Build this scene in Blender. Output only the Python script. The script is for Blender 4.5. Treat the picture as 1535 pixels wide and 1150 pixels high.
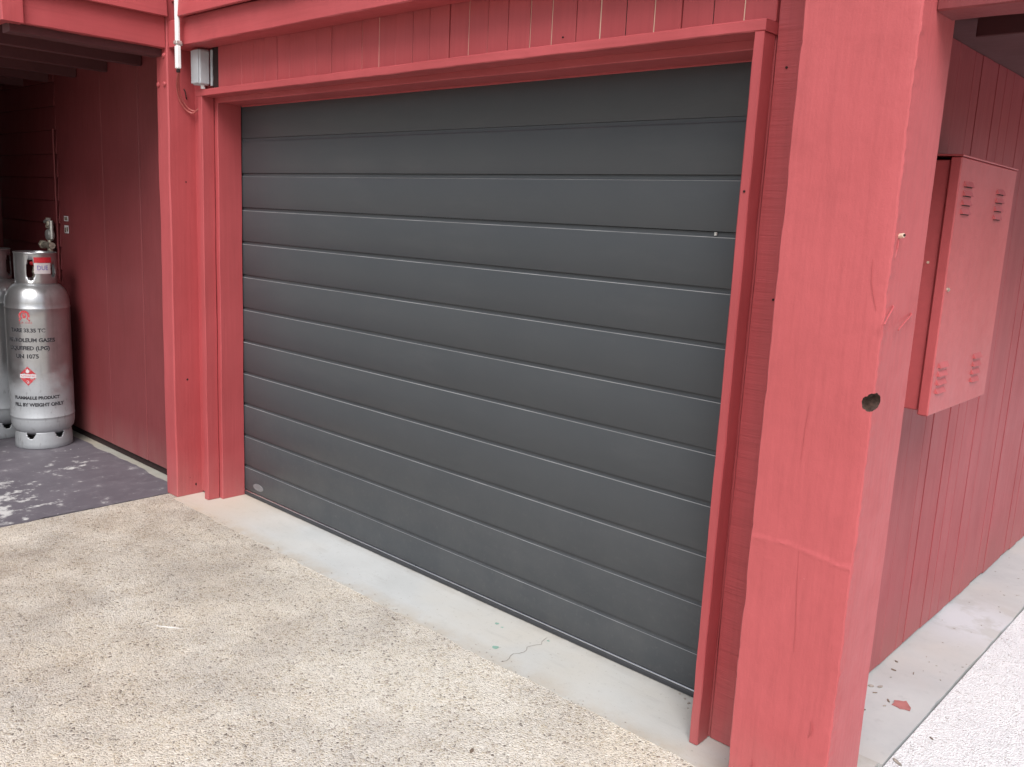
import bpy, math, random
from mathutils import Vector, noise, Matrix

for o in list(bpy.data.objects): bpy.data.objects.remove(o)
SC = bpy.context.scene
COL = SC.collection
rnd = random.Random(7)

# ------------------------------------------------------------------ camera, sky, sun, exposure
cam_d = bpy.data.cameras.new('camera')
cam = bpy.data.objects.new('camera', cam_d); COL.objects.link(cam)
cam.location = (4.32275, -2.56035, 1.61729)
cam.rotation_euler = (math.radians(79.3657), math.radians(-2.6888), math.radians(42.8487))
cam_d.sensor_fit = 'HORIZONTAL'; cam_d.sensor_width = 36.0
cam_d.lens = 1326.264 / 1535 * 36.0
cam_d.clip_start = 0.02; cam_d.clip_end = 2000
SC.camera = cam

SUN_EL, SUN_AZ = math.radians(50), math.radians(142)     # azimuth clockwise from +y
world = bpy.data.worlds.new('World'); SC.world = world; world.use_nodes = True
wn = world.node_tree; wn.nodes.clear()
sky = wn.nodes.new('ShaderNodeTexSky'); sky.sky_type = 'NISHITA'; sky.sun_disc = False
sky.sun_elevation = SUN_EL; sky.sun_rotation = SUN_AZ
sky.air_density = 1.0; sky.dust_density = 4.0; sky.ozone_density = 1.0
hs = wn.nodes.new('ShaderNodeHueSaturation'); hs.inputs['Saturation'].default_value = 0.5
bg = wn.nodes.new('ShaderNodeBackground'); bg.inputs['Strength'].default_value = 0.07
wo = wn.nodes.new('ShaderNodeOutputWorld')
wn.links.new(sky.outputs[0], hs.inputs['Color']); wn.links.new(hs.outputs[0], bg.inputs[0]); wn.links.new(bg.outputs[0], wo.inputs[0])

sun_d = bpy.data.lights.new('sun', 'SUN'); sun_d.energy = 1.5; sun_d.angle = math.radians(40); sun_d.color = (1.0, 0.985, 0.97)
sun = bpy.data.objects.new('sun', sun_d); COL.objects.link(sun)
sd = Vector((math.sin(SUN_AZ) * math.cos(SUN_EL), math.cos(SUN_AZ) * math.cos(SUN_EL), math.sin(SUN_EL)))
sun.rotation_euler = (-sd).to_track_quat('-Z', 'Y').to_euler()
sun.location = sd * 30
SC.view_settings.view_transform = 'Standard'; SC.view_settings.look = 'None'
SC.view_settings.exposure = 1.05; SC.view_settings.gamma = 1.0; SC.view_settings.use_curve_mapping = False
SC.render.engine = 'CYCLES'
SC.cycles.max_bounces = 8; SC.cycles.diffuse_bounces = 5

# ------------------------------------------------------------------ node helpers
class NT:
    def __init__(s, name):
        s.m = bpy.data.materials.new(name); s.m.use_nodes = True
        s.t = s.m.node_tree; s.t.nodes.clear()
        s.out = s.n('ShaderNodeOutputMaterial'); s.b = s.n('ShaderNodeBsdfPrincipled')
        s.l(s.b.outputs[0], s.out.inputs[0])
        s.pos = s.n('ShaderNodeNewGeometry').outputs['Position']
    def n(s, t, **k):
        x = s.t.nodes.new(t)
        for a, v in k.items(): setattr(x, a, v)
        return x
    def l(s, a, b): s.t.links.new(a, b)
    def put(s, sock, v):
        if hasattr(v, 'is_linked') or hasattr(v, 'links'): s.l(v, sock)
        elif isinstance(v, (tuple, list)) and len(v) == 3 and sock.type == 'RGBA': sock.default_value = (*v, 1)
        else: sock.default_value = v
    def scaled(s, sc, vec=None, off=(0, 0, 0)):
        mp = s.n('ShaderNodeMapping'); s.l(vec or s.pos, mp.inputs[0])
        mp.inputs['Scale'].default_value = sc; mp.inputs['Location'].default_value = off
        return mp.outputs[0]
    def noise(s, scale, detail=4, rough=.55, vec=None, dist=0.0, col=False):
        x = s.n('ShaderNodeTexNoise'); s.l(vec or s.pos, x.inputs['Vector'])
        x.inputs['Scale'].default_value = scale; x.inputs['Detail'].default_value = detail
        x.inputs['Roughness'].default_value = rough; x.inputs['Distortion'].default_value = dist
        return x.outputs['Color' if col else 'Fac']
    def vor(s, scale, vec=None, feature='F1', out='Distance', rand=1.0):
        x = s.n('ShaderNodeTexVoronoi', feature=feature); s.l(vec or s.pos, x.inputs['Vector'])
        x.inputs['Scale'].default_value = scale; x.inputs['Randomness'].default_value = rand
        return x.outputs[out]
    def ramp(s, fac, stops, interp='LINEAR'):
        r = s.n('ShaderNodeValToRGB'); s.l(fac, r.inputs[0]); e = r.color_ramp.elements
        r.color_ramp.interpolation = interp
        while len(e) < len(stops): e.new(0.5)
        for i, (p, c) in enumerate(stops):
            e[i].position = p; e[i].color = (c, c, c, 1) if isinstance(c, (int, float)) else (*c, 1)
        return r.outputs[0]
    def mix(s, fac, a, b, mode='MIX'):
        x = s.n('ShaderNodeMix', data_type='RGBA', blend_type=mode)
        s.put(x.inputs[0], fac); s.put(x.inputs[6], a); s.put(x.inputs[7], b)
        return x.outputs[2]
    def math(s, op, a, b=0.0, c=0.0):
        x = s.n('ShaderNodeMath', operation=op)
        s.put(x.inputs[0], a); s.put(x.inputs[1], b); s.put(x.inputs[2], c)
        return x.outputs[0]
    def near(s, p, r0, r1):
        """1 inside r0 of point p, 0 beyond r1"""
        d = s.n('ShaderNodeVectorMath', operation='DISTANCE'); s.l(s.pos, d.inputs[0]); d.inputs[1].default_value = p
        mr = s.n('ShaderNodeMapRange'); s.l(d.outputs['Value'], mr.inputs[0])
        mr.inputs[1].default_value = r0; mr.inputs[2].default_value = r1; mr.inputs[3].default_value = 1; mr.inputs[4].default_value = 0
        return mr.outputs[0]
    def bump(s, h, strength=.3, dist=.01, prev=None):
        b = s.n('ShaderNodeBump'); s.l(h, b.inputs['Height'])
        b.inputs['Strength'].default_value = strength; b.inputs['Distance'].default_value = dist
        if prev is not None: s.l(prev, b.inputs['Normal'])
        return b.outputs[0]
    def done(s, color=None, rough=None, normal=None, metal=None, spec=None):
        if color is not None: s.put(s.b.inputs['Base Color'], color)
        if rough is not None: s.put(s.b.inputs['Roughness'], rough)
        if normal is not None: s.l(normal, s.b.inputs['Normal'])
        if metal is not None: s.put(s.b.inputs['Metallic'], metal)
        if spec is not None: s.b.inputs['Specular IOR Level'].default_value = spec
        return s.m

RED = (0.425, 0.074, 0.081)

def paint(name, base=RED, grain='z', saw=0.0, rough=.5, lump=0.0, chips=0.0, var=1.0):
    t = NT(name)
    g = {'z': (60, 60, 2.2), 'x': (2.2, 60, 60), 'y': (60, 2.2, 60), 'n': (30, 30, 30), 'p': (70, 70, 5)}[grain]
    gv = t.scaled(g)
    gr = t.noise(1.0, 5, .6, gv)
    big = t.noise(2.3, 3, .5)
    mid = t.noise(11, 4, .6, t.scaled((1, 1, .35) if grain == 'z' else (1, 1, 1)))
    dk = tuple(c * .90 for c in base); lt = (min(1, base[0] * 1.05), base[1] * 1.12, base[2] * 1.14)
    c = t.mix(t.ramp(big, [(.3, 0), (.72, 1)]), dk, lt)
    c = t.mix(t.math('MULTIPLY', t.ramp(mid, [(.5, 0), (.8, 1)]), .28 * var), c, tuple(x * .68 for x in base))
    c = t.mix(t.math('MULTIPLY', t.ramp(gr, [(.45, 0), (.75, 1)]), .24), c, tuple(x * .6 for x in base))
    oi = t.n('ShaderNodeObjectInfo')
    c = t.mix(t.math('MULTIPLY', oi.outputs['Random'], .16 * var), c, tuple(x * .7 for x in base))
    if chips:
        ch = t.ramp(t.noise(42, 3, .6), [(.765, 0), (.78, 1)])
        c = t.mix(t.math('MULTIPLY', ch, chips), c, (.62, .30, .29))
    # dust thrown up from the ground
    sep = t.n('ShaderNodeSeparateXYZ'); t.l(t.pos, sep.inputs[0])
    low = t.n('ShaderNodeMapRange'); t.l(sep.outputs[2], low.inputs[0]); low.inputs[1].default_value = .0; low.inputs[2].default_value = .28; low.inputs[3].default_value = .30; low.inputs[4].default_value = 0
    c = t.mix(t.math('MULTIPLY', low.outputs[0], t.ramp(mid, [(.3, .3), (.7, 1)])), c, (.40, .24, .22))
    nb = t.bump(gr, .30, .004)
    nb = t.bump(t.noise(240, 2, .5), .12, .002, nb)
    if lump: nb = t.bump(t.noise(17, 5, .62), lump, .02, nb)
    if saw:
        sv = t.noise(1.0, 3, .7, t.scaled((3, 3, 85)))
        nb = t.bump(sv, saw, .006, nb)
        c = t.mix(t.math('MULTIPLY', t.ramp(sv, [(.52, 0), (.68, 1)]), .30), c, tuple(x * .55 for x in base))
    r = t.math('ADD', t.math('MULTIPLY', mid, .2), rough - .1)
    return t.done(c, r, nb, spec=.4)

M = {}
M['paint_v'] = paint('red_paint_vertical', grain='z')
M['paint_h'] = paint('red_paint_horizontal', grain='x')
M['paint_d'] = paint('red_paint_along_depth', grain='y')
M['paint_saw'] = paint('red_paint_sawn', grain='z', saw=.5)
M['paint_pillar'] = paint('red_paint_pillar', base=(.475, .094, .101), grain='p', lump=.10, rough=.5, chips=.45)
M['paint_metal'] = paint('red_paint_sheet_metal', base=(.48, .096, .102), grain='n', rough=.42, var=.3)
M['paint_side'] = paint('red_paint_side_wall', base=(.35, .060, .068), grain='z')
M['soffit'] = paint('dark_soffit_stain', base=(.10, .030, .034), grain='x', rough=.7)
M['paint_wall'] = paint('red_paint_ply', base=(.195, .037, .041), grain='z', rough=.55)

def simple(name, col, rough=.5, metal=0.0, var=.12, scale=14, bumpy=.1):
    t = NT(name); f = t.noise(scale, 4, .6)
    c = t.mix(t.ramp(f, [(.3, 0), (.7, 1)]), tuple(x * (1 - var) for x in col), tuple(min(1, x * (1 + var)) for x in col))
    return t.done(c, t.math('ADD', t.math('MULTIPLY', f, .16), rough - .08), t.bump(t.noise(160, 2), bumpy, .002), metal)
M['bare'] = simple('bare_timber', (.66, .50, .39), .8)
M['dark'] = simple('dark_void', (.022, .009, .009), .95)
M['white_pvc'] = simple('white_pvc', (.82, .83, .84), .35, var=.03)
M['grey_pvc'] = simple('grey_pvc', (.40, .43, .46), .45, var=.06)
M['galv'] = simple('galvanised_steel', (.62, .62, .60), .35, .6)
M['brass'] = simple('tarnished_brass', (.58, .53, .44), .38, .5, var=.35, scale=60)
M['black_rubber'] = simple('black_rubber', (.035, .037, .042), .5)
M['edge'] = simple('pale_edge_highlight', (.30, .31, .32), .42, .2, var=.35, scale=4)  # pale grey for the highlight painted along the door joints
M['aluminium'] = simple('aluminium_strip', (.75, .76, .78), .3, 1.0, var=.04)
M['cable'] = simple('painted_cable', (.46, .12, .11), .45)
M['badge'] = simple('grey_badge', (.17, .175, .185), .45, var=.2, scale=60)
def worn_ink(name, ink, bare, lo, hi, scale=55):
    t = NT(name)
    m = t.ramp(t.noise(scale, 5, .7), [(lo, 0), (hi, 1)])
    return t.done(t.mix(m, ink, bare), .6, None, t.math('MULTIPLY', m, .4))
M['ink_black'] = worn_ink('black_stencil_ink', (.03, .03, .036), (.36, .37, .385), .56, .68)
M['ink_fade'] = worn_ink('faded_red_ink', (.46, .035, .045), (.42, .36, .37), .52, .66)
M['ink_red'] = simple('red_ink', (.52, .022, .035), .55, var=.2, scale=60)
M['ink_white'] = simple('white_ink', (.62, .58, .60), .6, var=.10)
M['ink_violet'] = simple('violet_marker', (.16, .12, .45), .6)
M['leaf_dry'] = simple('dry_leaf', (.16, .12, .09), .8, var=.4, scale=90)
M['bark'] = simple('grey_bark', (.30, .27, .24), .85, var=.35, scale=90)
M['flake'] = simple('paint_flake', (.34, .13, .125), .7, var=.15)
M['green_paint'] = simple('green_paint_spot', (.24, .40, .34), .7, var=.2, scale=50)
M['crack'] = simple('crack_shadow', (.22, .20, .18), .9)
M['crackline'] = simple('crack_in_paint', (.36, .07, .075), .9)
M['rot'] = simple('rotten_core', (.055, .030, .022), .95, var=.6, scale=60, bumpy=.8)
M['white_mark'] = simple('white_scuff', (.82, .80, .76), .8)

def door_paint():
    t = NT('charcoal_door_coating')
    streak = t.noise(1.0, 3, .5, t.scaled((.8, .8, 1.1)))
    fine = t.noise(1.0, 3, .6, t.scaled((22, 10, 260)))
    c = t.mix(t.ramp(streak, [(.3, 0), (.75, 1)]), (.054, .060, .067), (.061, .067, .074))
    dust = t.ramp(t.noise(3.2, 5, .65), [(.45, 0), (.8, 1)])
    c = t.mix(t.math('MULTIPLY', dust, .18), c, (.085, .088, .09))
    sz = t.n('ShaderNodeSeparateXYZ'); t.l(t.pos, sz.inputs[0])
    lo = t.n('ShaderNodeMapRange'); t.l(sz.outputs[2], lo.inputs[0]); lo.inputs[1].default_value = .02; lo.inputs[2].default_value = .75; lo.inputs[3].default_value = 1; lo.inputs[4].default_value = 0
    spl = t.ramp(t.noise(46, 4, .7), [(.56, 0), (.72, 1)])
    c = t.mix(t.math('MULTIPLY', t.math('MULTIPLY', lo.outputs[0], spl), .30), c, (.15, .148, .143))
    c = t.mix(t.math('MULTIPLY', t.math('MULTIPLY', lo.outputs[0], t.ramp(t.noise(5, 5, .7), [(.4, 0), (.7, 1)])), .22), c, (.13, .13, .128))
    wipe = t.ramp(t.noise(1.0, 5, .7, t.scaled((1.6, 1, 7))), [(.52, 0), (.75, 1)])
    c = t.mix(t.math('MULTIPLY', wipe, .14), c, (.12, .122, .125))
    n = t.bump(fine, .05, .002)
    n = t.bump(t.noise(1.6, 2, .4, t.scaled((.7, 1, 2.2))), .10, .03, n)
    return t.done(c, t.math('ADD', t.math('MULTIPLY', streak, .10), .38), n, spec=.32)
M['door'] = door_paint()

def steel_bottle():
    t = NT('aluminium_paint_bottle')
    co = t.n('ShaderNodeTexCoord').outputs['Object']
    grime = t.noise(5.5, 6, .65, co)
    st = t.noise(1.0, 4, .6, t.scaled((26, 26, 2.2), co))
    c = t.mix(t.ramp(grime, [(.35, 0), (.75, 1)]), (.42, .43, .445), (.56, .57, .585))
    c = t.mix(t.math('MULTIPLY', t.ramp(st, [(.55, 0), (.8, 1)]), .4), c, (.20, .19, .18))
    sep = t.n('ShaderNodeSeparateXYZ'); t.l(co, sep.inputs[0])
    lowm = t.ramp(t.math('ADD', t.math('MULTIPLY', t.noise(7, 4, .6, co), .5), sep.outputs[2]), [(.62, 1), (.80, 0)])
    scr = t.ramp(t.noise(34, 4, .7, t.scaled((1, 1, .4), co)), [(.58, 0), (.64, 1)])
    c = t.mix(t.math('MULTIPLY', lowm, .55), c, (.33, .36, .39))
    c = t.mix(t.math('MULTIPLY', t.math('MULTIPLY', scr, lowm), .45), c, (.22, .22, .22))
    metal = t.math('SUBTRACT', .85, t.math('MULTIPLY', lowm, .55))
    rough = t.math('ADD', .30, t.math('MULTIPLY', lowm, .22))
    return t.done(c, rough, t.bump(t.noise(60, 4, .6, co), .10, .004), metal)
M['bottle'] = steel_bottle()

def aggregate(name, stones, matrix, patch_dark, patch_warm, density, scale=78, shade_at=None):
    t = NT(name)
    warp = t.noise(30, 2, .5, col=True)
    vm = t.n('ShaderNodeVectorMath', operation='MULTIPLY_ADD'); t.l(warp, vm.inputs[0]); vm.inputs[1].default_value = (.008, .008, .0); t.l(t.pos, vm.inputs[2])
    v = t.scaled((1, 1, .0), vm.outputs[0])
    cell = t.vor(scale, v, out='Color'); dist = t.vor(scale, v, out='Distance')
    edge = t.vor(scale, v, feature='DISTANCE_TO_EDGE', out='Distance')
    sp = t.n('ShaderNodeSeparateColor'); t.l(cell, sp.inputs[0])
    sc = t.ramp(sp.outputs[0], stones, 'CONSTANT')
    c = t.mix(t.ramp(edge, [(.02, 0), (.14, 1)]), matrix, sc)
    # cement skin still covering some of the stones
    skin = t.ramp(t.noise(9, 6, .7), [(.46, 0), (.60, 1)])
    c = t.mix(t.math('MULTIPLY', skin, .55), c, matrix)
    fine = t.vor(scale * 2.3, v, out='Color'); sf = t.n('ShaderNodeSeparateColor'); t.l(fine, sf.inputs[0])
    spk = t.ramp(sf.outputs[1], [(density, 0), (density + .02, 1)])
    c = t.mix(t.math('MULTIPLY', spk, .50), c, (.105, .085, .07))
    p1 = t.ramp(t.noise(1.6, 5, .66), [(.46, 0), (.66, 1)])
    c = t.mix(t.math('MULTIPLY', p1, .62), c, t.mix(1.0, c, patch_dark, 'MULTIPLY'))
    if shade_at:  # building's shade at the left painted into the colour, broken by noise
        dm = t.math('MULTIPLY', t.near(shade_at, .4, 2.6), t.ramp(t.noise(2.6, 6, .7, t.scaled((1, 1, 1), off=(1.7, 4.4, 0))), [(.34, .20), (.58, 1)]))
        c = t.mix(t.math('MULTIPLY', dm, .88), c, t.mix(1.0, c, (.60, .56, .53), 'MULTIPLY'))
    p2 = t.ramp(t.noise(1.0, 4, .6, t.scaled((.9, .9, 1), off=(5.3, 2.1, 0))), [(.44, 0), (.64, 1)])
    c = t.mix(t.math('MULTIPLY', p2, .75), c, t.mix(1.0, c, patch_warm, 'MULTIPLY'))
    h = t.math('ADD', t.ramp(edge, [(0, 0), (.35, 1)]), t.math('MULTIPLY', sp.outputs[1], .6))
    nb = t.bump(h, .55, .006)
    nb = t.bump(t.noise(170, 3, .6), .35, .003, nb)
    return t.done(c, .78, nb, spec=.3), t
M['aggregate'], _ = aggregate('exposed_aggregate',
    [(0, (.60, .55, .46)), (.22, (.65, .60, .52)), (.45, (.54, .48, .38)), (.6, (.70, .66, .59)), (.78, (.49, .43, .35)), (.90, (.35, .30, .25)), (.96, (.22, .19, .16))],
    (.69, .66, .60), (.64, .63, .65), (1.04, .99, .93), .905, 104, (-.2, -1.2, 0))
M['aggregate_lit'], _ = aggregate('lit_pebble_paving',  # the aggregate again, its stronger light painted in as paler stones
    [(0, (.74, .76, .78)), (.5, (.70, .72, .74)), (.9, (.56, .56, .56))],
    (.76, .78, .80), (.88, .88, .90), (1, 1, 1), .955, 105)

def concrete(name, a, b, warm):
    t = NT(name)
    f = t.noise(3.2, 6, .62); g = t.noise(22, 5, .65)
    c = t.mix(t.ramp(f, [(.32, 0), (.7, 1)]), a, b)
    c = t.mix(t.math('MULTIPLY', t.ramp(t.noise(1.7, 3, .5, t.scaled((1, 1, 1), off=(3, 1, 0))), [(.45, 0), (.7, 1)]), .6), c, warm)
    c = t.mix(t.math('MULTIPLY', t.ramp(g, [(.58, 0), (.72, 1)]), .22), c, tuple(x * .62 for x in a))
    sp = t.ramp(t.noise(95, 3, .6), [(.70, 0), (.74, 1)])
    c = t.mix(t.math('MULTIPLY', sp, .4), c, (.24, .22, .19))
    return t, c, t.bump(g, .18, .006, t.bump(t.noise(190, 2), .2, .002))
t, c, nb = concrete('threshold_concrete', (.46, .48, .48), (.53, .55, .55), (.52, .49, .43))
sp_ = t.n('ShaderNodeSeparateXYZ'); t.l(t.pos, sp_.inputs[0])
def band(y0, y1):
    mr = t.n('ShaderNodeMapRange'); t.l(sp_.outputs[1], mr.inputs[0]); mr.inputs[1].default_value = y0; mr.inputs[2].default_value = y1; mr.inputs[3].default_value = 1; mr.inputs[4].default_value = 0
    return mr.outputs[0]
gn = t.noise(6, 6, .7)
c = t.mix(t.math('MULTIPLY', t.math('MULTIPLY', band(-.338, -.24), t.ramp(gn, [(.35, 0), (.65, 1)])), .75), c, (.40, .33, .24))
c = t.mix(t.math('MULTIPLY', t.math('MULTIPLY', band(-.004, -.05), t.ramp(gn, [(.30, 0), (.6, 1)])), .55), c, (.30, .28, .25))
pit = t.ramp(t.noise(70, 3, .55), [(.66, 0), (.70, 1)])
c = t.mix(t.math('MULTIPLY', pit, .5), c, (.26, .24, .21))
scuff = t.ramp(t.noise(1.0, 5, .7, t.scaled((4, 22, 1))), [(.56, 0), (.72, 1)])
c = t.mix(t.math('MULTIPLY', scuff, .30), c, (.34, .34, .33))
wl = t.near((-.05, -.22, 0), .15, .75)
c = t.mix(t.math('MULTIPLY', wl, .5), c, (.52, .40, .29))
M['threshold'] = t.done(c, .62, nb)
t, c, nb = concrete('footing_concrete', (.40, .42, .43), (.50, .52, .52), (.50, .47, .43))
wet = t.math('MULTIPLY', t.ramp(t.noise(7, 4, .6), [(.4, 0), (.5, 1)]), t.near((3.42, 1.45, 0), .10, .34))
c = t.mix(t.math('MULTIPLY', wet, .6), c, (.60, .63, .68))
M['footing'] = t.done(c, .6, nb)

t, c, nb = concrete('kerb_concrete', (.26, .25, .22), (.38, .37, .33), (.36, .31, .24))
M['kerb'] = t.done(c, .8, nb)

def purple():
    t = NT('worn_purple_floor_paint')
    f = t.noise(4, 5, .6)
    c = t.mix(t.ramp(f, [(.3, 0), (.7, 1)]), (.098, .089, .106), (.132, .121, .140))
    w = t.noise(13, 6, .68, t.scaled((1, .8, 1)))
    area = t.near((-.75, -1.35, 0), .15, .75)
    a2 = t.near((-1.15, -.55, 0), .02, .30)
    bias = t.math('ADD', t.math('MULTIPLY', area, .20), t.math('MULTIPLY', a2, .10))
    m = t.ramp(t.math('ADD', w, bias), [(.625, 0), (.715, 1)])
    spot = t.ramp(t.noise(26, 3, .55), [(.735, 0), (.745, 1)])
    m2 = t.math('MAXIMUM', m, spot)
    c = t.mix(t.math('MULTIPLY', t.ramp(w, [(.5, 0), (.68, 1)]), .25), c, (.34, .32, .34))
    c = t.mix(t.math('MULTIPLY', m2, .9), c, (.56, .56, .55))
    return t.done(c, .55, t.bump(m2, .15, .002, t.bump(t.noise(60, 3), .12, .003)))
M['purple'] = purple()
M['soil'] = simple('far_ground', (.22, .22, .16), .95, var=.3, scale=.6)

# ------------------------------------------------------------------ mesh helpers
def meshdata(name, V, F, mats, smooth=False, midx=None):
    me = bpy.data.meshes.new(name); me.from_pydata([tuple(v) for v in V], [], F); me.update()
    for m in (mats if isinstance(mats, (list, tuple)) else [mats]): me.materials.append(M[m])
    if midx: me.polygons.foreach_set('material_index', midx)
    if smooth: me.polygons.foreach_set('use_smooth', [True] * len(me.polygons))
    return me
def empty(name, loc, label, cat, group=None):
    o = bpy.data.objects.new(name, None); COL.objects.link(o); o.location = loc; o.empty_display_size = .1
    o['label'] = label; o['category'] = cat
    if group: o['group'] = group
    return o
def wloc(o):
    v = Vector(o.location)
    while o.parent: o = o.parent; v += Vector(o.location)
    return v
def obj(name, VF, mat, parent=None, label=None, cat=None, group=None, kind=None, smooth=False, origin=None):
    """VF is given in world coordinates; the object keeps an origin at its own base"""
    V, F = VF[0], VF[1]
    pl = wloc(parent) if parent else Vector((0, 0, 0))
    if origin is None:
        origin = (sum(v[0] for v in V) / len(V), sum(v[1] for v in V) / len(V), min(v[2] for v in V))
    og = Vector(origin)
    me = meshdata(name, [Vector(v) - og for v in V], F, mat, smooth, VF[2] if len(VF) > 2 else None)
    o = bpy.data.objects.new(name, me); COL.objects.link(o)
    o.parent = parent; o.location = og - pl
    if label: o['label'] = label
    if cat: o['category'] = cat
    if group: o['group'] = group
    if kind: o['kind'] = kind
    return o
def join(*parts):
    V, F = [], []
    for p in parts:
        b = len(V); V += [tuple(v) for v in p[0]]; F += [[i + b for i in f] for f in p[1]]
    return V, F
def cbox(x0, x1, y0, y1, z0, z1, c=.003):
    """box with chamfered edges"""
    c = min(c, .45 * min(x1 - x0, y1 - y0, z1 - z0))
    lo, hi = (x0, y0, z0), (x1, y1, z1); V = []; idx = {}
    for s in [(a, b, d) for a in (0, 1) for b in (0, 1) for d in (0, 1)]:
        for ax in range(3):
            v = [hi[k] if s[k] else lo[k] for k in range(3)]
            for k in range(3):
                if k != ax: v[k] += -c if s[k] else c
            idx[(s, ax)] = len(V); V.append(tuple(v))
    F = []
    def q(l):
        ctr = Vector(((x0 + x1) / 2, (y0 + y1) / 2, (z0 + z1) / 2))
        p = [Vector(V[i]) for i in l]; n = (p[1] - p[0]).cross(p[2] - p[0])
        if n.dot(sum(p, Vector()) / len(p) - ctr) < 0: l = l[::-1]
        F.append(l)
    for ax in range(3):
        a, b = [k for k in range(3) if k != ax]
        for s in (0, 1):
            cs = []
            for (u, w) in ((0, 0), (1, 0), (1, 1), (0, 1)):
                k = [0, 0, 0]; k[ax] = s; k[a] = u; k[b] = w; cs.append(idx[(tuple(k), ax)])
            q(cs)
        for u in (0, 1):
            for w in (0, 1):
                k0 = [0, 0, 0]; k0[a] = u; k0[b] = w; k1 = list(k0); k1[ax] = 1
                q([idx[(tuple(k0), a)], idx[(tuple(k1), a)], idx[(tuple(k1), b)], idx[(tuple(k0), b)]])
    for s in [(a, b, d) for a in (0, 1) for b in (0, 1) for d in (0, 1)]:
        q([idx[(s, 0)], idx[(s, 1)], idx[(s, 2)]])
    return V, F
def bent(VF, f): return [tuple(f(Vector(v))) for v in VF[0]], VF[1]
def long_box(x0, x1, y0, y1, z0, z1, c=.003, axis=2, n=14, amp=.002, seed=0):
    """box cut into n lengths along one axis, edges wandering a little like hand-painted timber"""
    lo, hi = [x0, y0, z0], [x1, y1, z1]
    a, b = [k for k in range(3) if k != axis]
    prof = [(lo[a] + c, lo[b]), (hi[a] - c, lo[b]), (hi[a], lo[b] + c), (hi[a], hi[b] - c), (hi[a] - c, hi[b]), (lo[a] + c, hi[b]), (lo[a], hi[b] - c), (lo[a], lo[b] + c)]
    V, F = [], []
    for i in range(n + 1):
        tt = lo[axis] + (hi[axis] - lo[axis]) * i / n
        da = amp * noise.noise((tt * 3.1, seed * 7.3, 1.7)); db = amp * noise.noise((tt * 2.7, seed * 3.1, 9.2))
        for j, (u, w) in enumerate(prof):
            e = amp * .6 * noise.noise((tt * 14, seed + j * 2.3, 4.4))
            v = [0, 0, 0]; v[axis] = tt; v[a] = u + da + e; v[b] = w + db + e; V.append(tuple(v))
    flip = (axis == 1)
    for i in range(n):
        for j in range(8):
            q = [i * 8 + j, i * 8 + (j + 1) % 8, (i + 1) * 8 + (j + 1) % 8, (i + 1) * 8 + j]
            F.append(q[::-1] if flip else q)
    e0 = list(range(8)); e1 = list(range(n * 8, n * 8 + 8))
    F.append(e0 if flip else e0[::-1]); F.append(e1[::-1] if flip else e1)
    return V, F
def tube(pts, r, n=8, cap=True):
    V, F = [], []; pts = [Vector(p) for p in pts]
    for i, p in enumerate(pts):
        d = (pts[min(i + 1, len(pts) - 1)] - pts[max(i - 1, 0)]).normalized()
        u = d.cross(Vector((0, 0, 1)) if abs(d.z) < .9 else Vector((1, 0, 0))).normalized(); w = d.cross(u)
        rr = r[i] if isinstance(r, (list, tuple)) else r
        for k in range(n):
            a = 2 * math.pi * k / n; V.append(p + (u * math.cos(a) + w * math.sin(a)) * rr)
    for i in range(len(pts) - 1):
        for k in range(n): F.append([i * n + k, i * n + (k + 1) % n, (i + 1) * n + (k + 1) % n, (i + 1) * n + k])
    if cap: F.append(list(range(n))[::-1]); F.append(list(range((len(pts) - 1) * n, len(pts) * n)))
    return V, F
def spline(P, n=8):
    P = [Vector(p) for p in P]; out = []
    for i in range(len(P) - 1):
        p0, p1, p2, p3 = P[max(i - 1, 0)], P[i], P[i + 1], P[min(i + 2, len(P) - 1)]
        for k in range(n):
            t = k / n
            out.append(.5 * ((2 * p1) + (p2 - p0) * t + (2 * p0 - 5 * p1 + 4 * p2 - p3) * t * t + (3 * p1 - p0 - 3 * p2 + p3) * t ** 3))
    return out + [P[-1]]
def lathe(prof, c=(0, 0, 0), n=48):
    V, F = [], []
    for (r, z) in prof:
        for k in range(n):
            a = 2 * math.pi * k / n; V.append((c[0] + r * math.cos(a), c[1] + r * math.sin(a), c[2] + z))
    for i in range(len(prof) - 1):
        for k in range(n): F.append([i * n + k, i * n + (k + 1) % n, (i + 1) * n + (k + 1) % n, (i + 1) * n + k])
    return V, F
def sheet(x0, x1, y0, y1, z, nx=1, ny=1, th=.12, edge=None):
    """ground slab: top face plus skirts"""
    V, F = [], []
    for j in range(ny + 1):
        for i in range(nx + 1):
            x = x0 + (x1 - x0) * i / nx; y = y0 + (y1 - y0) * j / ny
            v = Vector((x, y, z))
            if edge: v = edge(v, i in (0, nx), j in (0, ny), i, j)
            V.append(tuple(v))
    w = nx + 1
    for j in range(ny):
        for i in range(nx): F.append([j * w + i, j * w + i + 1, (j + 1) * w + i + 1, (j + 1) * w + i])
    ring = [i for i in range(w)] + [j * w + nx for j in range(1, ny + 1)] + [ny * w + i for i in range(nx - 1, -1, -1)] + [j * w for j in range(ny - 1, 0, -1)]
    b = len(V)
    for i in ring: V.append((V[i][0], V[i][1], V[i][2] - th))
    for k in range(len(ring)):
        k2 = (k + 1) % len(ring); F.append([ring[k2], ring[k], b + k, b + k2])
    return V, F

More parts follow.
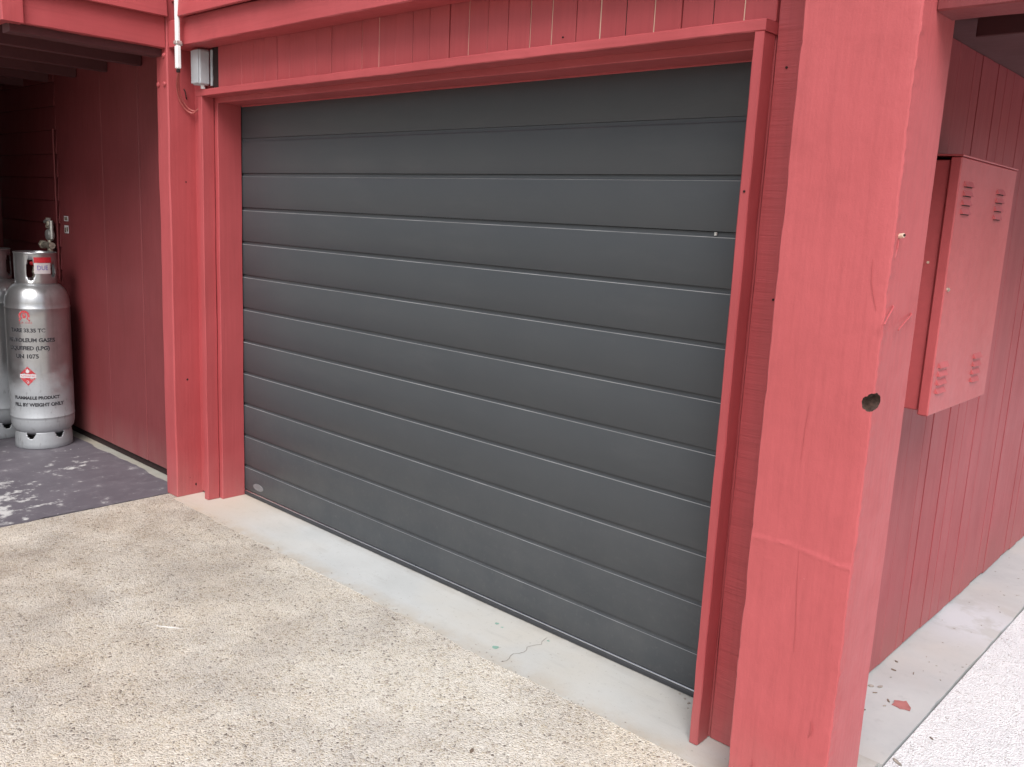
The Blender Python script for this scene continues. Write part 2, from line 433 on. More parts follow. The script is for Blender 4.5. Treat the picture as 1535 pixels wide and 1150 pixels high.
# ------------------------------------------------------------------ ground
obj('ground', sheet(-150, 150, -150, 150, -.16, th=.2), 'soil', kind='structure')
def agg_edge(v, ex, ey, i, j):
    return v
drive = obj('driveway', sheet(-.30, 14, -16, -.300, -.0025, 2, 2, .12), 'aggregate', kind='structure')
def slab_edge(v, ex, ey, i, j):
    if j == 0: v = v + Vector((0, .012 * noise.noise((v.x * 5, 3.3, 0)) + .006 * noise.noise((v.x * 21, 1.3, 0)), -.001))
    return v
slab = obj('garage_threshold', sheet(-.205, 3.52, -.338, .10, 0.0, 160, 4, .1, slab_edge), 'threshold', kind='structure')
def purple_edge(v, ex, ey, i, j):
    if i == 80: v = v + Vector((.03 * noise.noise((v.y * 4, 8.3, 0)) + .012 * noise.noise((v.y * 23, 2.3, 0)), 0, 0))
    if j == 80: v = v + Vector((0, .022 * noise.noise((v.x * 5, 8.3, 0)) + .010 * noise.noise((v.x * 19, 2.3, 0)), 0))
    return v
obj('alcove_floor', sheet(-4.5, -.31, -2.6, -.222, 0.0, 80, 80, .1, purple_edge), 'purple', kind='structure')
obj('alcove_kerb', sheet(-6, -.332, -.29, .05, -.005, 1, 1, .1), 'kerb', kind='structure')
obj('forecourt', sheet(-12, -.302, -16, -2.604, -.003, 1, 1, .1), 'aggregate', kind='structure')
def foot_edge(v, ex, ey, i, j):
    if i == 3: v = v + Vector((.006 * noise.noise((v.y * 6, 5.3, 0)) + .003 * noise.noise((v.y * 25, 2.3, 0)), 0, 0))
    return v
obj('wall_footing', sheet(3.275, 3.53, .10, 9, 0.0, 3, 120, .1, foot_edge), 'footing', kind='structure')
obj('side_path', sheet(3.537, 14, -.30, 12, -.0035, 1, 1, .1), 'aggregate_lit', kind='structure')
obj('crack', join(*[(lambda a, b: ([(a[0] - .0012, a[1], .001), (a[0] + .0012, a[1], .001), (b[0] + .0012, b[1], .001), (b[0] - .0012, b[1], .001)], [[0, 1, 2, 3]]))(
    (2.288 + .010 * math.sin(k * 1.3) + .006 * math.sin(k * 3.1), -.315 + k * .0195), (2.288 + .010 * math.sin((k + 1) * 1.3) + .006 * math.sin((k + 1) * 3.1), -.315 + (k + 1) * .0195)) for k in range(14)]), 'crack', slab)
def splat(cx, cy, r, seed, z=.0012, n=18):
    V = [(cx, cy, z)]
    for k in range(n):
        a = 2 * math.pi * k / n; q = r * (1 + .45 * noise.noise((math.cos(a) * 1.4, math.sin(a) * 1.4, seed)))
        V.append((cx + q * math.cos(a), cy + q * math.sin(a) * .8, z))
    return V, [[0, 1 + k, 1 + (k + 1) % n] for k in range(n)]
for i, (x, y, r) in enumerate([(2.199, -.252, .014), (2.062, -.101, .010), (2.10, -.11, .006), (2.30, -.06, .006)]):
    obj('paint_spot', splat(x, y, r, i * 3.1), 'green_paint', slab)
obj('scuff_mark', bent(splat(0, 0, .045, 2.2, 0, 26), lambda v: Vector((1.239 + v.x * .9 + v.y * .45, -1.071 + v.y * .45 + v.x * .55, -.0012))), 'white_mark', drive)

# ------------------------------------------------------------------ garage door
H = .178
gd = empty('garage_door', (1.53, 0, 0), 'charcoal grey horizontally ribbed sectional garage door in red surround', 'garage door')
XL, XR = -.045, 3.10
for k in range(12):
    z0, z1 = k * H + (.030 if k == 0 else 0), (k + 1) * H
    joint = (k % 3 == 2)
    d = .011
    g = .45 if k == 10 else 1.0
    pr = [(.006, z0 + .0012), (.0012, z0 + .0014), (.0, z0 + .0032), (0, z1 - .0200), (.0007 * g, z1 - .0180), (.0028 * g, z1 - .0155), (.0066 * g, z1 - .0138), (.0078 * g, z1 - .0125), (.0078 * g, z1), (.035, z1), (.035, z0 + .0012)]
    V, F = [], []; nx = 24
    for i in range(nx + 1):
        x = XL + (XR - XL) * i / nx
        for (y, z) in pr:
            w = .0008 * noise.noise((x * 1.7, k * 3.3, 0)) if y < .02 else 0
            V.append((x, y + w, z + .0006 * noise.noise((x * .9, k * 1.7, 5))))
    n = len(pr)
    for i in range(nx):
        for j in range(n):
            F.append([i * n + j, i * n + (j + 1) % n, (i + 1) * n + (j + 1) % n, (i + 1) * n + j][::-1])
    F.append(list(range(n))); F.append(list(range(nx * n, nx * n + n))[::-1])
    pn = obj('door_panel', (V, F), 'door', gd, smooth=True)
    pn.data.set_sharp_from_angle(angle=math.radians(40))
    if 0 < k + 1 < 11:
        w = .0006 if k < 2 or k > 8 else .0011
        obj('edge_highlight', cbox(XL, XR, .0002, .0040, z1 - .0172 - w, z1 - .0172 + w, .0004), 'edge', pn)  # thin pale strip painting the bright sky highlight on the joint
obj('bottom_rail', cbox(XL, XR, -.002, .03, .0222, .0285, .002), 'aluminium', gd)
obj('rubber_seal', cbox(XL, XR, -.004, .03, .0006, .0216, .004), 'black_rubber', gd)
def ellipse(cx, cz, rx, rz, y0, y1, n=24):
    V = [(cx + rx * math.cos(2 * math.pi * k / n), y0, cz + rz * math.sin(2 * math.pi * k / n)) for k in range(n)] + [(cx + rx * math.cos(2 * math.pi * k / n), y1, cz + rz * math.sin(2 * math.pi * k / n)) for k in range(n)]
    return V, [list(range(n))] + [[k, n + k, n + (k + 1) % n, (k + 1) % n] for k in range(n)]
obj('badge', ellipse(.118, .072, .050, .019, -.0022, .002), 'badge', gd, label='oval grey maker badge at the lower left of the door')
obj('paint_nick', cbox(2.838, 2.847, -.0018, .004, 1.590, 1.601, .001), 'galv', gd)

# ------------------------------------------------------------------ door surround
fr = empty('door_surround', (1.53, -.2, 0), 'red painted timber surround framing the grey garage door', 'door frame')
obj('side_trim', long_box(-.087, -.047, -.212, -.1435, .002, 2.148, .003, 2, 20, .0022, 1), 'paint_v', fr)
obj('side_jamb', long_box(-.085, -.018, -.140, -.004, .001, 2.150, .003, 2, 20, .002, 2), 'paint_v', fr)
obj('side_trim', long_box(3.049, 3.079, -.246, -.178, .003, 2.148, .003, 2, 24, .0024, 3), 'paint_v', fr)
obj('side_jamb', long_box(3.030, 3.079, -.172, -.004, .003, 2.150, .003, 2, 20, .002, 4), 'paint_v', fr)
def skew(v): return Vector((v.x, v.y - .030 * max(0, min(1, v.x / 3.07)) * (1 if v.y < -.19 else 0), v.z))
obj('header_trim', bent(long_box(-.092, 3.082, -.214, -.142, 2.1495, 2.182, .003, 0, 60, .0022, 5), skew), 'paint_h', fr)
obj('header_jamb', long_box(-.018, 3.030, -.140, -.004, 2.124, 2.160, .003, 0, 30, .002, 6), 'paint_h', fr)
obj('header_stop', long_box(-.018, 3.030, -.0035, .001, 2.118, 2.20, .001, 0, 10, .0, 7), 'paint_h', fr)
for (x, y, z) in [(3.064, -.2475, 1.72)]:
    obj('nail_head', tube([(x, y + .002, z), (x, y - .0006, z)], .0035, 8), 'dark', fr)
obj('filler_board', cbox(-.218, -.0885, -.166, -.05, .012, 2.375, .002), 'paint_v', fr)
obj('wall_lining', cbox(-.33, 3.30, .11, .13, .0, 2.39, .002), 'dark', fr)

# ------------------------------------------------------------------ boarded wall above the door
cw = empty('boarded_wall', (1.5, -.17, 2.18), 'red vertical board cladding with pale open joints above garage door', 'wall')
edges = [3.078]
while edges[-1] > .16: edges.append(edges[-1] - rnd.uniform(.098, .112))
edges[-1] = .062
for i in range(len(edges) - 1):
    x1, x0 = edges[i], edges[i + 1]
    gap = rnd.choice([.0032, .0042, .005, .0026]) if x1 > 1.6 else rnd.choice([.0008, .001, .0024, .0012])
    yy = -.180 + rnd.uniform(-.002, .002)
    obj('cladding_board', cbox(x0 + gap / 2, x1 - gap / 2, yy, -.158, 2.1835, 2.45, .0022), 'paint_v', cw)
    if i and (x1 > 1.2): obj('board_tongue', cbox(x1 - .007, x1 + .007, -.1768 + (0 if rnd.random() < .7 else .010), -.1582, 2.1845, 2.45, .001), 'bare' if rnd.random() < .78 else 'dark', cw)
obj('backing', cbox(-.205, 3.27, -.1575, -.145, 2.1845, 2.60, .001), 'paint_v', cw)
for (x, z) in [(2.31, 2.215)]:
    obj('nail_head', tube([(x, -.178, z), (x, -.1835, z)], .003, 8), 'dark', cw)

# sawn board between surround and pillar
rb = obj('sawn_plank', long_box(3.0825, 3.300, -.176, -.130, .003, 3.4, .003, 2, 40, .002, 11), 'paint_saw',
    label='rough sawn red plank between the garage door trim and the pillar', cat='plank')
for (x, z) in [(3.12, 2.06), (3.15, 1.42)]:
    obj('nail_head', tube([(x, -.172, z), (x, -.1782, z)], .0035, 8), 'dark', rb)

# ------------------------------------------------------------------ upper storey over the door
us = empty('upper_storey_wall', (1.5, -.24, 2.4), 'red upper storey wall with deep beam and lapped boards over the door', 'wall')
obj('beam', long_box(-.199, 3.262, -.305, -.186, 2.381, 2.512, .004, 0, 40, .003, 21), 'paint_h', us)
zz = 2.505
for k in range(14):
    b = bent(cbox(-.055, 3.262, -.020, .0, zz, zz + .185, .003), lambda v: Vector((v.x, v.y - .3065 - .018 * (1 - (v.z - zz) / .185), v.z)))
    obj('lapped_board', b, 'paint_h', us); zz += .165
obj('lining', cbox(-.199, 3.262, -.285, -.12, 2.605, 4.9, .002), 'paint_h', us)

# ------------------------------------------------------------------ post at the left of the door
po = empty('timber_post', (-.27, -.24, 0), 'square red timber post with coach bolts left of the garage door', 'post')
obj('shaft', long_box(-.322, -.2025, -.314, -.152, .001, 4.9, .006, 2, 40, .003, 31), 'paint_v', po)
for (x, z) in [(-.228, 2.345), (-.296, 2.206), (-.228, 2.206)]:
    obj('bolt_head', lathe([(.013, 0), (.0125, .004), (.010, .008), (.005, .0105), (.0005, .011)], n=16), 'paint_v', po)
    b = bpy.data.objects[[o.name for o in COL.objects][-1]]
    b.data.transform(Matrix.Translation(b.location + Vector(po.location)) @ Matrix.Identity(4))
    b.data.transform(Matrix.Rotation(math.radians(90), 4, 'X')); b.location = Vector((x, -.3145, z)) - Vector(po.location)
for (y, z, r) in [(-.24, .66, .006), (-.225, 1.72, .004), (-.20, .055, .008), (-.235, .10, .004)]:
    obj('nail_hole', tube([(-.206, y, z), (-.2012, y + .001, z)], r, 7), 'dark', po)

# ------------------------------------------------------------------ pillar on the right
def pillar():
    x0, x1, y0, y1 = 3.272, 3.553, -.420, -.190
    per = []
    nx, ny, cc = 24, 14, .0035
    for i in range(nx + 1): per.append((x0 + cc + (x1 - x0 - 2 * cc) * i / nx, y0, 0))
    for i in range(ny + 1): per.append((x1, y0 + cc + (y1 - y0 - 2 * cc) * i / ny, 1))
    for i in range(nx + 1): per.append((x1 - cc - (x1 - x0 - 2 * cc) * i / nx, y1, 2))
    for i in range(ny + 1): per.append((x0, y1 - cc - (y1 - y0 - 2 * cc) * i / ny, 3))
    n = len(per); zs = [-.03 + .0055 * k for k in range(416)] + [2.3 + .1 * k for k in range(16)]; nz = len(zs) - 1; V, F = [], []
    for k in range(nz + 1):
        z = zs[k]
        ex = .0020 * noise.noise((z * 3.0, 1.1, 0)) + .0016 * noise.noise((z * 13, 2.1, 0))
        chip = max(0, noise.noise((z * 7.0, 7.7, 0)) - .30) * .012 + max(0, noise.noise((z * 31.0, 3.7, 0)) - .35) * .012
        cz = .0020 * noise.noise((z * 5, 6.6, 0)) + .0022 * noise.noise((z * 37, 4.6, 0)) + .0016 * noise.noise((z * 90, 1.6, 0))
        for (x, y, s) in per:
            p = Vector((x, y, z))
            ql = max(0, 1 - (x - x0) / .018); qr = max(0, 1 - (x1 - x) / .016) if y < y0 + .02 else 0
            x += ex * ql + chip * ql + cz * qr
            y += (cz * .8 + .002) * qr
            d = .0011 * noise.noise(p * 6) + .0004 * noise.noise(p * 34)
            # lift joint across the front face at about 0.8 m
            if s == 0 or s == 1:
                zc = .800 + .014 * math.sin((x - 3.27) * 17) * .6 + .006 * noise.noise((x * 40, 1, 1)) + .003 * noise.noise((x * 120, 1, 5))
                t = z - zc
                if s == 0: d += -.0027 * math.exp(-(t / .0045) ** 2) * (.6 + .8 * noise.noise((x * 25, 9, 1))) - (.0018 if t < 0 else 0) * math.exp(t / .12) 
            if s == 0: y += -d if False else d
            elif s == 1: x += -d
            V.append((x, y, z))
    for k in range(nz):
        for j in range(n):
            F.append([k * n + j, k * n + (j + 1) % n, (k + 1) * n + (j + 1) % n, (k + 1) * n + j])
    F.append(list(range(n))[::-1]); F.append(list(range(nz * n, nz * n + n)))
    return V, F
pe = empty('pillar', (3.41, -.3, 0), 'thick red painted pillar with a knocked-out hole right of garage door', 'pillar')
pil = obj('shaft', pillar(), ['paint_pillar', 'rot'], pe, smooth=True)
# knocked-out hole in the front corner, cut as a real cavity
hv = []
import bmesh
bm = bmesh.new(); bmesh.ops.create_icosphere(bm, subdivisions=5, radius=1)
for v in bm.verts:
    q = .92 + .20 * noise.noise(v.co * 1.6) + .05 * noise.noise(v.co * 5)
    v.co = Vector((v.co.x * .024 * q, v.co.y * .036 * q, v.co.z * .024 * q + .006 * v.co.x))
hm = bpy.data.meshes.new('cutter'); bm.to_mesh(hm); bm.free(); hm.materials.append(M['paint_pillar']); hm.materials.append(M['rot'])
hm.polygons.foreach_set('material_index', [1] * len(hm.polygons))
ho = bpy.data.objects.new('cutter', hm); COL.objects.link(ho); ho.location = (3.548, -.406, 1.218)
bpy.context.view_layer.update()
md = pil.modifiers.new('hole', 'BOOLEAN'); md.operation = 'DIFFERENCE'; md.object = ho; md.solver = 'EXACT'
bpy.context.view_layer.update()
dg = bpy.context.evaluated_depsgraph_get()
nm = bpy.data.meshes.new_from_object(pil.evaluated_get(dg)); pil.modifiers.clear(); pil.data = nm; nm.name = 'shaft'; nm.set_sharp_from_angle(angle=math.radians(32))
bpy.data.objects.remove(ho)
for a in ((3.553, -.384, 1.615),):
    obj('wall_plug', join(tube([(3.545, a[1], a[2]), (3.566, a[1] - .006, a[2] + .004)], .0055, 10)), 'bare', pe, label='pale plug with a screw sticking out of the pillar side')
    obj('screw_tip', tube([(3.562, a[1] - .005, a[2] + .003), (3.569, a[1] - .007, a[2] + .005)], .0028, 8), 'dark', pe)
    obj('paint_run', join(tube(spline([(3.5545, a[1] - .002, a[2] - .006), (3.5545, a[1] - .006, a[2] - .03), (3.5540, a[1] - .012, a[2] - .052)], 4), [.0028] * 4 + [.0016] * 4 + [.001], 6)), 'paint_v', pe)
for P in ([(3.545, -.366, 1.452), (3.556, -.372, 1.448), (3.560, -.405, 1.430), (3.565, -.442, 1.411)], [(3.545, -.232, 1.430), (3.556, -.239, 1.424), (3.562, -.297, 1.408), (3.568, -.352, 1.393)]):
    obj('wire_end', tube(spline(P, 5), .0020, 7), 'paint_pillar', pe)
def hairline(P, w):
    V, F = [], []
    Q = spline(P, 6)
    for i, p in enumerate(Q):
        ww = w * math.sin(math.pi * (i + .3) / (len(Q) + .6)) + .0003; dx = .0012 * noise.noise((p.z * 60, 3, 3))
        V += [(p.x - ww + dx, p.y, p.z), (p.x + ww + dx, p.y, p.z), (p.x + dx, p.y + .006, p.z)]
    for i in range(len(Q) - 1): F += [[3 * i, 3 * i + 1, 3 * i + 4, 3 * i + 3]]
    return V, F
for P, w in [([(3.413, -.4225, .800), (3.418, -.4222, .70), (3.426, -.4225, .60), (3.430, -.4222, .52)], .0004), ([(3.512, -.4225, 1.56), (3.517, -.4225, 1.50), (3.535, -.4222, 1.44)], .0005), ([(3.398, -.4225, 1.19), (3.393, -.4222, 1.12), (3.391, -.4225, 1.04)], .0003), ([(3.497, -.4235, .350), (3.502, -.4240, .328), (3.496, -.4240, .302)], .0024), ([(3.346, -.4235, .168), (3.350, -.4238, .140), (3.349, -.4235, .105)], .0014)]:
    obj('hairline_crack', hairline(P, w), 'crackline', pe)

# ------------------------------------------------------------------ side wall on the right, running back
sw = empty('side_wall', (3.27, 2.5, 0), 'red vertical board wall running back behind the pillar', 'wall')
y = -.125; ys = [y]
pat = [.10, .085, .11, .075, .095, .12, .065, .10, .13, .08]
i = 0
while y < 6.5:
    w = pat[i % 10] * rnd.uniform(.85, 1.15); i += 1
    gap = rnd.choice([.0016, .0025, .0040, .002, .0055])
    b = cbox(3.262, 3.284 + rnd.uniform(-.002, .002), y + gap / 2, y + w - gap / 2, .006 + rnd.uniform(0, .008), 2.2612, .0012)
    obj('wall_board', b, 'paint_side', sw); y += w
obj('lining', cbox(3.245, 3.2615, -.125, 6.6, .006, 2.2612, .001), 'dark', sw)

# ------------------------------------------------------------------ deck soffit on the right
so = empty('deck_soffit', (3.9, 3, 2.24), 'dark red underside of the deck with beam right of the pillar', 'ceiling')
obj('front_beam', long_box(3.556, 3.780, -.33, -.215, 2.128, 2.36, .004, 0, 20, .003, 41), 'paint_wall', so)
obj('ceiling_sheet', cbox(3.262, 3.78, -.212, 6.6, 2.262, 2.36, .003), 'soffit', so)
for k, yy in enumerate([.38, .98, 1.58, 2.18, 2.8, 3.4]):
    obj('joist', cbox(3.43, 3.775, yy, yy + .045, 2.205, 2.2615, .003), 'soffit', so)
obj('edge_fascia', cbox(3.783, 3.815, -.33, 6.6, 2.128, 2.36, .003), 'paint_d', so)
obj('upper_wall', cbox(3.30, 3.40, -.12, 6.6, 2.363, 4.9, .003), 'paint_v', so)

# ------------------------------------------------------------------ meter box
mb = empty('meter_box', (3.38, .45, 1.1), 'red painted steel meter box with louvred door on side wall', 'meter box')
obj('cabinet', cbox(3.287, 3.4655, .196, .752, 1.104, 1.838, .003), 'paint_metal', mb)
mdoor = obj('door', join(cbox(3.4685, 3.500, .184, .764, 1.092, 1.846, .0035)), 'paint_metal', mb)
obj('hood', bent(cbox(3.287, 3.503, .180, .768, 1.847, 1.852, .0015), lambda v: Vector((v.x, v.y, v.z + (3.503 - v.x) * .03))), 'paint_metal', mb)
obj('gasket', cbox(3.464, 3.4684, .205, .740, 1.113, 1.830, .001), 'dark', mb)
for (yc, zc) in [(.268, 1.735), (.602, 1.730), (.262, 1.205), (.606, 1.205)]:
    for k in range(4):
        z = zc + .039 - k * .026; w = .040
        V = [(3.4995, yc - w, z + .009), (3.4995, yc + w, z + .009), (3.5085, yc - w + .002, z - .0082), (3.5085, yc + w - .002, z - .0082), (3.4995, yc - w, z - .0085), (3.4995, yc + w, z - .0085)]
        F = [[0, 2, 3, 1], [0, 4, 2], [1, 3, 5]]
        lv = obj('louvre', (V, F), 'paint_metal', mdoor)
        obj('slot', ([(3.5004, yc - w + .001, z - .0105), (3.5004, yc + w - .001, z - .0105), (3.5006, yc + w - .001, z - .0065), (3.5006, yc - w + .001, z - .0065)], [[0, 1, 2, 3]]), 'dark', mdoor)
obj('lock', join(tube([(3.498, .205, 1.47), (3.505, .205, 1.47)], .006, 12), tube([(3.506, .205, 1.47), (3.508, .205, 1.47)], .003, 10)), 'brass', mdoor)
obj('rivet', tube([(3.44, .1965, 1.545), (3.44, .1945, 1.545)], .004, 8), 'bare', mb)

# ------------------------------------------------------------------ overhanging bay at the left
by = empty('overhanging_bay', (-1.8, -.6, 2.37), 'red boarded upper bay overhanging the alcove at left', 'building')
obj('fascia', long_box(-.252, -.212, -1.052, -.317, 2.378, 2.56, .004, 1, 20, .003, 51), 'paint_d', by)
z = 2.525
for k in range(12):
    b = bent(cbox(-.02, 0, -1.045, -.317, z, z + .185, .003), lambda v: Vector((v.x - .1905 + .018 * (1 - (v.z - z) / .185), v.y, v.z)))
    obj('lapped_board', b, 'paint_d', by); z += .165
obj('corner_trim', long_box(-.262, -.188, -1.078, -.985, 2.374, 4.6, .004, 2, 20, .003, 52), 'paint_v', by)
obj('front_fascia', long_box(-4.5, -.263, -1.072, -1.03, 2.376, 2.56, .004, 0, 20, .003, 53), 'paint_h', by)
obj('front_wall', cbox(-4.5, -.263, -1.066, -1.02, 2.563, 4.6, .003), 'paint_h', by)
obj('side_lining', cbox(-.262, -.235, -1.015, -.30, 2.565, 4.6, .003), 'paint_d', by)
obj('bearer', long_box(-.345, -.2535, -1.028, -.317, 2.340, 2.47, .004, 1, 16, .003, 54), 'soffit', by)
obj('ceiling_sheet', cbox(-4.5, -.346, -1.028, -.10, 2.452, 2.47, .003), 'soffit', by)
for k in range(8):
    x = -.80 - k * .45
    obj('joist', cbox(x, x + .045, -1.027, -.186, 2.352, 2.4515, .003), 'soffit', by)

# ------------------------------------------------------------------ alcove wall at the left
aw = empty('alcove_wall', (-1.7, -.16, .03), 'dark red sheeted wall at the back of the alcove behind gas bottles', 'wall')
xs = [-.331, -.830, -1.330, -2.035]
for i in range(3):
    obj('wall_sheet', cbox(xs[i + 1] + .0015, xs[i] - .0015, -.182 - .0015 * (i % 2), -.160, .048, 2.449, .003), 'paint_wall', aw)
z = .05
while z < 2.43:
    b = bent(cbox(-4.4, -2.038, -.012, 0, z, min(z + .152, 2.449), .002), lambda v: Vector((v.x, v.y - .164 - .012 * (1 - (v.z - z) / .152), v.z)))
    obj('weatherboard', b, 'paint_wall', aw); z += .1535
obj('lining', cbox(-4.4, -.331, -.1595, -.14, -.004, 2.449, .001), 'dark', aw)  # dark sheet down to the floor paints the shadow gap under the wall
ew = obj('end_light_blocker', cbox(-3.22, -3.12, -1.02, -.19, .002, 2.35, .004), 'paint_wall', label='unseen dark red end wall added to shade the alcove beyond the gas bottles', cat='wall')  # unseen wall, added out of view to darken the alcove
ff = obj('front_light_blocker', cbox(-3.22, -1.60, -1.07, -1.022, .002, 2.373, .004), 'paint_wall', label='unseen red screen wall added to shade the alcove at far left', cat='wall')  # added light blocker out of view, keeps the alcove dark

# ------------------------------------------------------------------ gas bottles
def wrapped_text(body, size, bold=.0, stretch=1.0):
    cu = bpy.data.curves.new('t', 'FONT'); cu.body = body; cu.size = size; cu.align_x = 'CENTER'; cu.align_y = 'CENTER'
    cu.resolution_u = 3; cu.offset = bold
    o = bpy.data.objects.new('t', cu); COL.objects.link(o); bpy.context.view_layer.update()
    me = bpy.data.meshes.new_from_object(o.evaluated_get(bpy.context.evaluated_depsgraph_get()))
    bpy.data.objects.remove(o); bpy.data.curves.remove(cu)
    V = [(v.co.x * stretch, v.co.y) for v in me.vertices]; F = [list(p.vertices) for p in me.polygons]
    bpy.data.meshes.remove(me); return V, F
def on_cyl(VF, R, ang, z):
    return [(R * math.cos(ang + x / R), R * math.sin(ang + x / R), z + y) for x, y in VF[0]], VF[1]
def stencilled(VF, bars):
    """drop slivers so that the sprayed letters look worn"""
    return VF
def grid2(x0, x1, y0, y1, n=8):
    V = []; F = []
    for i in range(n + 1):
        x = x0 + (x1 - x0) * i / n; V += [(x, y0), (x, y1)]
    for i in range(n): F.append([2 * i, 2 * i + 2, 2 * i + 3, 2 * i + 1])
    return V, F
def local(name, VF, mat, parent, smooth=False, label=None):
    me = meshdata(name, VF[0], VF[1], mat, smooth); o = bpy.data.objects.new(name, me); COL.objects.link(o); o.parent = parent
    if label: o['label'] = label
    return o
def make_bottle(loc, label):
    R = .188
    t = empty('gas_bottle', loc, label, 'gas bottle', 'gas bottles in the alcove')
    prof = [(.02, .075), (.09, .078), (.135, .088), (.163, .105), (.180, .130), (.1865, .160), (R, .19), (R, .203), (R + .0022, .206), (R + .0022, .211), (R, .214)]
    prof += [(R, .30 + .05 * k) for k in range(12)]
    prof += [(R, .905), (R + .002, .908), (R + .002, .913), (R - .0005, .917), (.1865, .945), (.182, .975), (.172, 1.005), (.157, 1.030), (.135, 1.052), (.105, 1.066), (.06, 1.074), (.001, 1.076)]
    local('body', lathe(prof, n=64), 'bottle', t, True)
    # foot ring with half-moon drain slots at its top
    n = 192; V, F = [], []
    rows = [(.168, 0.0), (.171, .003), (.170, .03), (.1690, .06), (.1684, .068), (.1678, .076), (.1672, .084), (.1664, .092), (.1655, .100), (.164, .112)]
    for (r, z) in rows:
        for k in range(n): V.append((r * math.cos(2 * math.pi * k / n), r * math.sin(2 * math.pi * k / n), z))
    for i in range(len(rows) - 1):
        zm = (rows[i][1] + rows[i + 1][1]) / 2
        for k in range(n):
            da = ((k + .5) / n * 6 + .27) % 1.0 - .5
            if zm > .06 and (da * 1.064 / .185) ** 2 + ((.112 - zm) / .046) ** 2 < 1: continue
            F.append([i * n + k, i * n + (k + 1) % n, (i + 1) * n + (k + 1) % n, (i + 1) * n + k])
    me = meshdata('foot_ring', V, F, 'bottle', True)
    fo = bpy.data.objects.new('foot_ring', me); COL.objects.link(fo); fo.parent = t
    s = fo.modifiers.new('thick', 'SOLIDIFY'); s.thickness = .004; s.offset = -1
    # collar: open shroud with hand holes
    n = 96; V, F = [], []
    rc = .122
    rows = [(rc, 1.045), (rc, 1.085), (rc, 1.105), (rc, 1.125), (rc, 1.145), (rc, 1.165), (rc, 1.185), (rc, 1.215), (rc, 1.245), (rc + .002, 1.250), (rc + .004, 1.254), (rc + .002, 1.258), (rc - .003, 1.258)]
    for (r, z) in rows:
        for k in range(n): V.append((r * math.cos(2 * math.pi * k / n), r * math.sin(2 * math.pi * k / n), z))
    a0 = -19.5
    def kk(deg): return int(round((a0 + deg) / 360 * n)) % n
    holes = {}
    for deg, hw, r0, r1 in ((-14, 3, 1, 6), (52, 3, 2, 5), (150, 6, 1, 6), (205, 6, 1, 6)):
        for r in range(r0, r1 + 1):
            w = hw if r0 < r < r1 else hw - 1
            for d in range(-w, w): holes[((kk(deg) + d) % n, r)] = 1
    for i in range(len(rows) - 1):
        for k in range(n):
            if (k, i) in holes: continue
            F.append([i * n + k, i * n + (k + 1) % n, (i + 1) * n + (k + 1) % n, (i + 1) * n + k])
    me = meshdata('collar', V, F, 'bottle', True); co = bpy.data.objects.new('collar', me); COL.objects.link(co); co.parent = t
    s = co.modifiers.new('thick', 'SOLIDIFY'); s.thickness = .004; s.offset = -1
    # valve inside the collar
    v = local('valve', join(lathe([(.024, 1.07), (.024, 1.10), (.018, 1.104), (.018, 1.165), (.012, 1.17), (.0001, 1.17)], n=16),
        tube([(0, 0, 1.135), (.055, -.028, 1.135)], .013, 12)), 'brass', t, True)
    local('hand_wheel', lathe([(.0001, 1.172), (.030, 1.172), (.033, 1.178), (.033, 1.188), (.030, 1.194), (.0001, 1.194)], n=18), 'ink_red', v, True)
    # collar stickers
    A = math.radians(a0 + 24)
    st = local('red_sticker', on_cyl(grid2(-.060, .048, -.017, .017, 12), rc + .0012, A, 1.213), 'ink_red', t)
    wp = local('white_tag', on_cyl(grid2(-.060, .040, -.033, .033, 12), rc + .0012, A, 1.160), 'ink_white', t)
    local('handwriting', on_cyl(wrapped_text('DUE', .040, .0, .85), rc + .0022, A - .09, 1.163), 'ink_violet', wp)
    # markings on the body
    B = math.radians(a0 - 22)
    Rm = R + .0012
    ring = ([], [])
    m = 26
    for k in range(m + 1):
        a = math.radians(-50 + 280 * k / m)
        ring[0].append((.021 * math.cos(a), .021 * math.sin(a))); ring[0].append((.034 * math.cos(a), .034 * math.sin(a)))
    for k in range(m): ring[1].append([2 * k, 2 * k + 1, 2 * k + 3, 2 * k + 2])
    def j2(*ps):
        V, F = [], []
        for p in ps:
            b = len(V); V += p[0]; F += [[i + b for i in f] for f in p[1]]
        return V, F
    def sh(p, dx, dy): return [(x + dx, y + dy) for x, y in p[0]], p[1]
    flame = ([(0, .024), (.010, .006), (.012, -.006), (.006, -.015), (-.006, -.015), (-.012, -.006), (-.010, .006)], [[0, 6, 5, 4, 3, 2, 1]])
    flame = (flame[0], [flame[1][0][::-1]])
    base = ([(-.034, -.034), (.034, -.034), (.034, -.024), (-.034, -.024)], [[0, 1, 2, 3]])
    local('round_emblem', on_cyl(j2(ring, flame, base), Rm, B - .04, .868), 'ink_fade', t)
    local('emblem_lettering', on_cyl(wrapped_text('L.P. GAS', .017, 0, 1.3), Rm, B - .0, .824), 'ink_fade', t)
    for (tx, z, s, off, str_) in [('TARE 33.35 TC', .775, .033, .02, 1.0), ('PETROLEUM GASES', .713, .034, .10, 1.0), ('LIQUEFIED (LPG)', .662, .034, .03, 1.0), ('UN 1075', .610, .036, -.02, 1.05),
                            ('FLAMMABLE PRODUCT', .342, .027, .20, 1.0), ('FILL BY WEIGHT ONLY', .297, .030, .26, 1.0)]:
        local('stencil_lettering', on_cyl(wrapped_text(tx, s, .0014, str_), Rm, B + off, z), 'ink_black', t)
    dia = ([], []); q = .062
